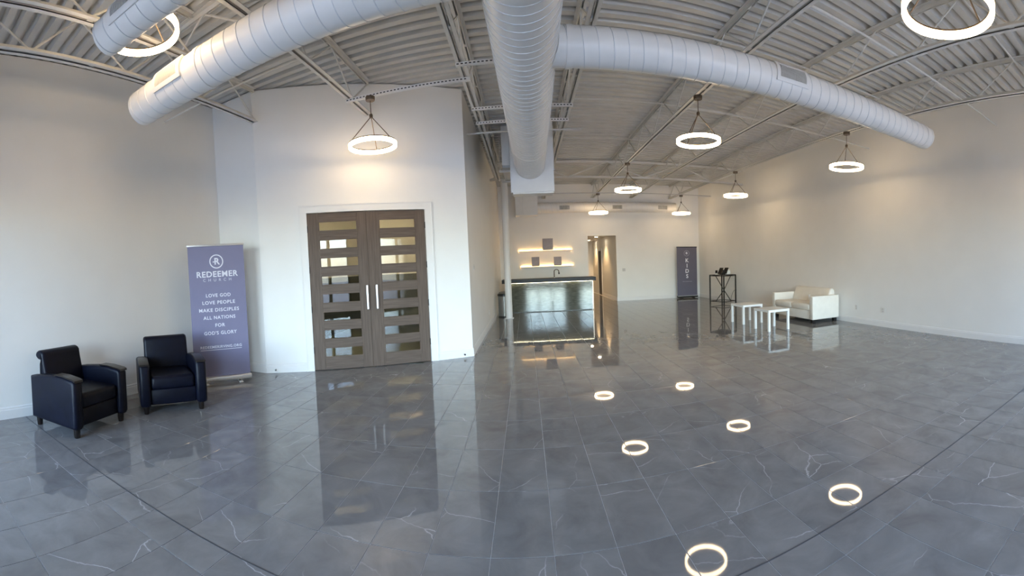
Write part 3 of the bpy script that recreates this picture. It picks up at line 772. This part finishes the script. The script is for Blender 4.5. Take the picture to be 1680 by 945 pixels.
def plaque(x, z, w, h, lab):
    t_ = thing('plaque', lab, 'plaque', (x, YB-.13, z), group='grey plaques on the shelves')
    MB().rbox(-w/2, w/2, -.012, .012, 0, h, .003, 1).build('panel', 'plaque_grey', t_)
    MB().box(-w/2+.05, w/2-.05, .012, .05, 0, .02).build('easel_foot', 'plaque_grey', t_)
plaque(.85, 2.04, .39, .43, 'large square grey plaque on the upper shelf')
plaque(.37, 1.45, .29, .35, 'small grey plaque at the left of the lower shelf')
plaque(1.2, 1.45, .29, .33, 'small pale grey plaque at the right of the lower shelf')
tcn = thing('trash_can', 'round steel trash can with black rim behind the column', 'trash can', (-.675, 12.1, 0))
MB().lathe([(.18, .03), (.185, .62)], 28).build('body', 'steel_dark', tcn, True, 50)
MB().lathe([(.19, 0), (.19, .03), (.18, .035)], 28).build('base_ring', 'plastic_black', tcn, True)
MB().lathe([(.185, .62), (.20, .63), (.20, .68), (.17, .70)], 28).build('rim', 'plastic_black', tcn, True)
MB().lathe([(.17, .70), (.15, .74), (.08, .76), (.0, .765)], 28).build('lid', 'steel_dark', tcn, True)

# ------------------------------------------------------------------ loveseat (local front = -y)
sf = thing('loveseat', 'cream white leather loveseat with square arms against the right wall', 'sofa', (6.47, 8.02, 0), R(-90))
W, D = 1.66, .84
for s in (-1, 1):
    xa, xb = (W/2-.13, W/2) if s > 0 else (-W/2, -W/2+.13)
    MB().rbox(xa, xb, -D/2, D/2, .09, .64, .02, 3).build('arm', 'leather_white', sf, True, 50)
MB().rbox(-W/2+.125, W/2-.125, -D/2+.02, D/2-.02, .09, .30, .012, 2).build('base', 'leather_white', sf, True, 50)
for s in (-1, 1):
    xa, xb = (.002, W/2-.132) if s > 0 else (-W/2+.132, -.002)
    c = MB().rbox(xa, xb, -D/2-.01, .2, .30, .45, .045, 4)
    for i, v in enumerate(c.v):
        if v[2] > .41: 
            k = 1-((v[0]-(xa+xb)/2)/((xb-xa)/2))**2; c.v[i] = (v[0], v[1], v[2]+.02*max(0, k))
    c.build('seat_cushion', 'leather_white', sf, True, 60)
bk = [(.14,.44), (.20,.62), (.25,.745), (.29,.785), (.35,.79), (.40,.76), (.42,.70), (.42,.1), (.3,.1), (.2,.4)]
MB().extrude(bk, -W/2+.135, W/2-.135, .05, 4).build('backrest', 'leather_white', sf, True, 50)
MB().rbox(-.006, .006, .135, .2, .46, .6, .002, 1).build('back_seam', 'leather_white', sf)
for x, y in ((-.74,-.34), (.74,-.34), (-.74,.34), (.74,.34)):
    MB().rbox(x-.045, x+.045, y-.045, y+.045, 0, .092, .005, 1).build('leg', 'wood_black', sf)
# side tables
def side_table(lab, loc, rz):
    t_ = thing('side_table', lab, 'table', loc, rz, 'white side tables')
    MB().rbox(-.275, .275, -.275, .275, .40, .45, .003, 1).build('tabletop', 'lacquer_white', t_)
    for x in (-1, 1):
        for y in (-1, 1):
            MB().rbox(x*.25-.025, x*.25+.025, y*.25-.025, y*.25+.025, 0, .40, .003, 1).build('leg', 'lacquer_white', t_)
side_table('square white side table farther from the viewer, by the black wire stand', (4.99, 8.38, 0), R(2))
side_table('square white side table nearer the viewer, in front of the loveseat', (4.94, 7.25, 0), R(2))

# ------------------------------------------------------------------ black wire stand and the things on it
wsX, wsY, wsR = 6.46, 12.42, R(22)
ws = thing('wire_stand', 'black metal high table frame with crossed braces by the right wall', 'table', (wsX, wsY, 0), wsR)
S, HT = .31, .98
MB().rbox(-S-.015, S+.015, -S-.015, S+.015, HT, HT+.025, .004, 1).build('top', 'metal_black', ws)
for x in (-1, 1):
    for y in (-1, 1): MB().rbox(x*S-.018, x*S+.018, y*S-.018, y*S+.018, 0, HT, .002, 1).build('leg', 'metal_black', ws)
for z in (.09, HT-.03):
    for s in (-1, 1):
        MB().box(-S, S, s*S-.01, s*S+.01, z, z+.02).build('rail', 'metal_black', ws)
        MB().box(s*S-.01, s*S+.01, -S, S, z, z+.02).build('rail', 'metal_black', ws)
def brace(a, c): MB().tube(a, c, .014, 6).build('brace', 'metal_black', ws)
brace((-S, S*.2, HT), (-S, -S, .5)); brace((-S, -S, .5), (-S, S*.2, .1))
brace((-S, -S, .5), (S*.2, -S, HT)); brace((-S, -S, .5), (S*.2, -S, .1))
def on_stand(dx, dy):
    c, s = math.cos(wsR), math.sin(wsR); return (wsX+c*dx-s*dy, wsY+s*dx+c*dy, HT+.025)
def tablet(lab, dx, dy, rz, cover):
    t_ = thing('tablet_stand', lab, 'tablet', on_stand(dx, dy), rz, 'check-in tablets')
    poly = [(-.06, .0), (.10, .0), (.11, .06), (.09, .12), (.04, .16), (-.01, .14)]
    MB().extrude(poly, -.075, .075, .012, 2).build('stand', cover, t_, True, 50)
    s_ = MB().rbox(-.085, .085, -.008, .008, -.12, .12, .004, 1).build('screen', 'screen_dark', t_, loc=(0, -.06, .125), rot=(R(-32), 0, 0))
    MB().rbox(-.076, .076, -.0095, -.0078, -.11, .11, .0005, 1).build('glass', 'screen_dark', s_)
tablet('dark tablet propped on a white stand, right side of the wire stand', .2, -.02, R(-70), 'lacquer_white')
tablet('dark tablet propped beside the white-backed one, middle of the wire stand', -.045, .0, R(-70), 'metal_black')
t_ = thing('card_reader', 'small dark card reader on a pale arm, left side of the wire stand', 'card reader', on_stand(-.26, .05), R(-30))
MB().rbox(-.05, .05, -.05, .05, 0, .012, .004, 1).build('foot', 'lacquer_white', t_)
MB().path([(0, .02, .01), (0, .03, .05), (0, .0, .10), (0, -.02, .11)], .01, 8).build('arm', 'lacquer_white', t_, True)
MB().rbox(-.04, .04, -.008, .008, -.06, .06, .004, 1).build('reader', 'screen_dark', t_, loc=(0, -.03, .1), rot=(R(-40), 0, 0))
t_ = thing('power_cord', 'thin dark power cord hanging to an outlet behind the wire stand', 'cord', (XR-.012, 12.35, 0))
MB().path([(-.0, 0, .45), (-.03, .0, .46), (-.06, .04, .44), (-.08, .1, .36), (-.1, .14, .25), (-.12, .16, .12), (-.12, .18, .008)], .005, 6).build('cable', 'plastic_black', t_, True)
MB().rbox(-.025, .005, -.02, .02, .43, .47, .004, 1).build('plug', 'plastic_black', t_)

# ------------------------------------------------------------------ plates, stops
def plate(name, lab, loc, rz, w=.075, h=.118, switch=False, mt='plate_white'):
    t_ = thing(name, lab, 'switch' if switch else 'outlet', loc, rz)
    MB().rbox(-w/2, w/2, -.007, 0, -h/2, h/2, .003, 1).build('cover_plate', mt, t_)
    if switch: MB().rbox(-.017, .017, -.011, -.007, -.034, .034, .002, 1).build('rocker', 'plate_grey', t_)
    else:
        for z in (-.024, .024): MB().rbox(-.018, .018, -.010, -.007, z-.016, z+.016, .003, 1).build('socket', 'plate_grey', t_)
plate('wall_outlet', 'white wall outlet just right of the loveseat', (XR, 6.66, .37), R(-90))
plate('wall_outlet', 'wider grey-white wall outlet farther right along the right wall', (XR, 5.84, .37), R(-90), .13)
plate('light_switch', 'white light switch on the passage wall near the door wall corner', (DB.x, 7.43, 1.5), R(90), switch=True)
plate('wall_outlet', 'white wall outlet low on the passage wall', (DB.x, 10.1, .36), R(90))
plate('light_switch', 'pale light switch on the back wall right of the hall opening', (3.76, YB, 1.2), 0, .12, switch=True, mt='plate_grey')
for s_, lab in ((.15, 'small dark door stop low on the wall left of the double doors'), (3.22, 'small dark door stop low on the wall right of the double doors')):
    q = DA+u2*s_
    t_ = thing('door_stop', lab, 'door stop', (q.x, q.y, .055), DANG)
    MB().tube((0, -.012, 0), (0, -.06, 0), .007, 8).build('stem', 'steel', t_)
    MB().tube((0, -.06, 0), (0, -.075, 0), .014, 10).build('bumper', 'plastic_black', t_)

# ------------------------------------------------------------------ outside, seen only as reflections
struct(MB().box(-40, 45, -60, YF-.25, -.3, -.12).build('floor_outside', 'asphalt'), 'pale parking lot outside the glazing')
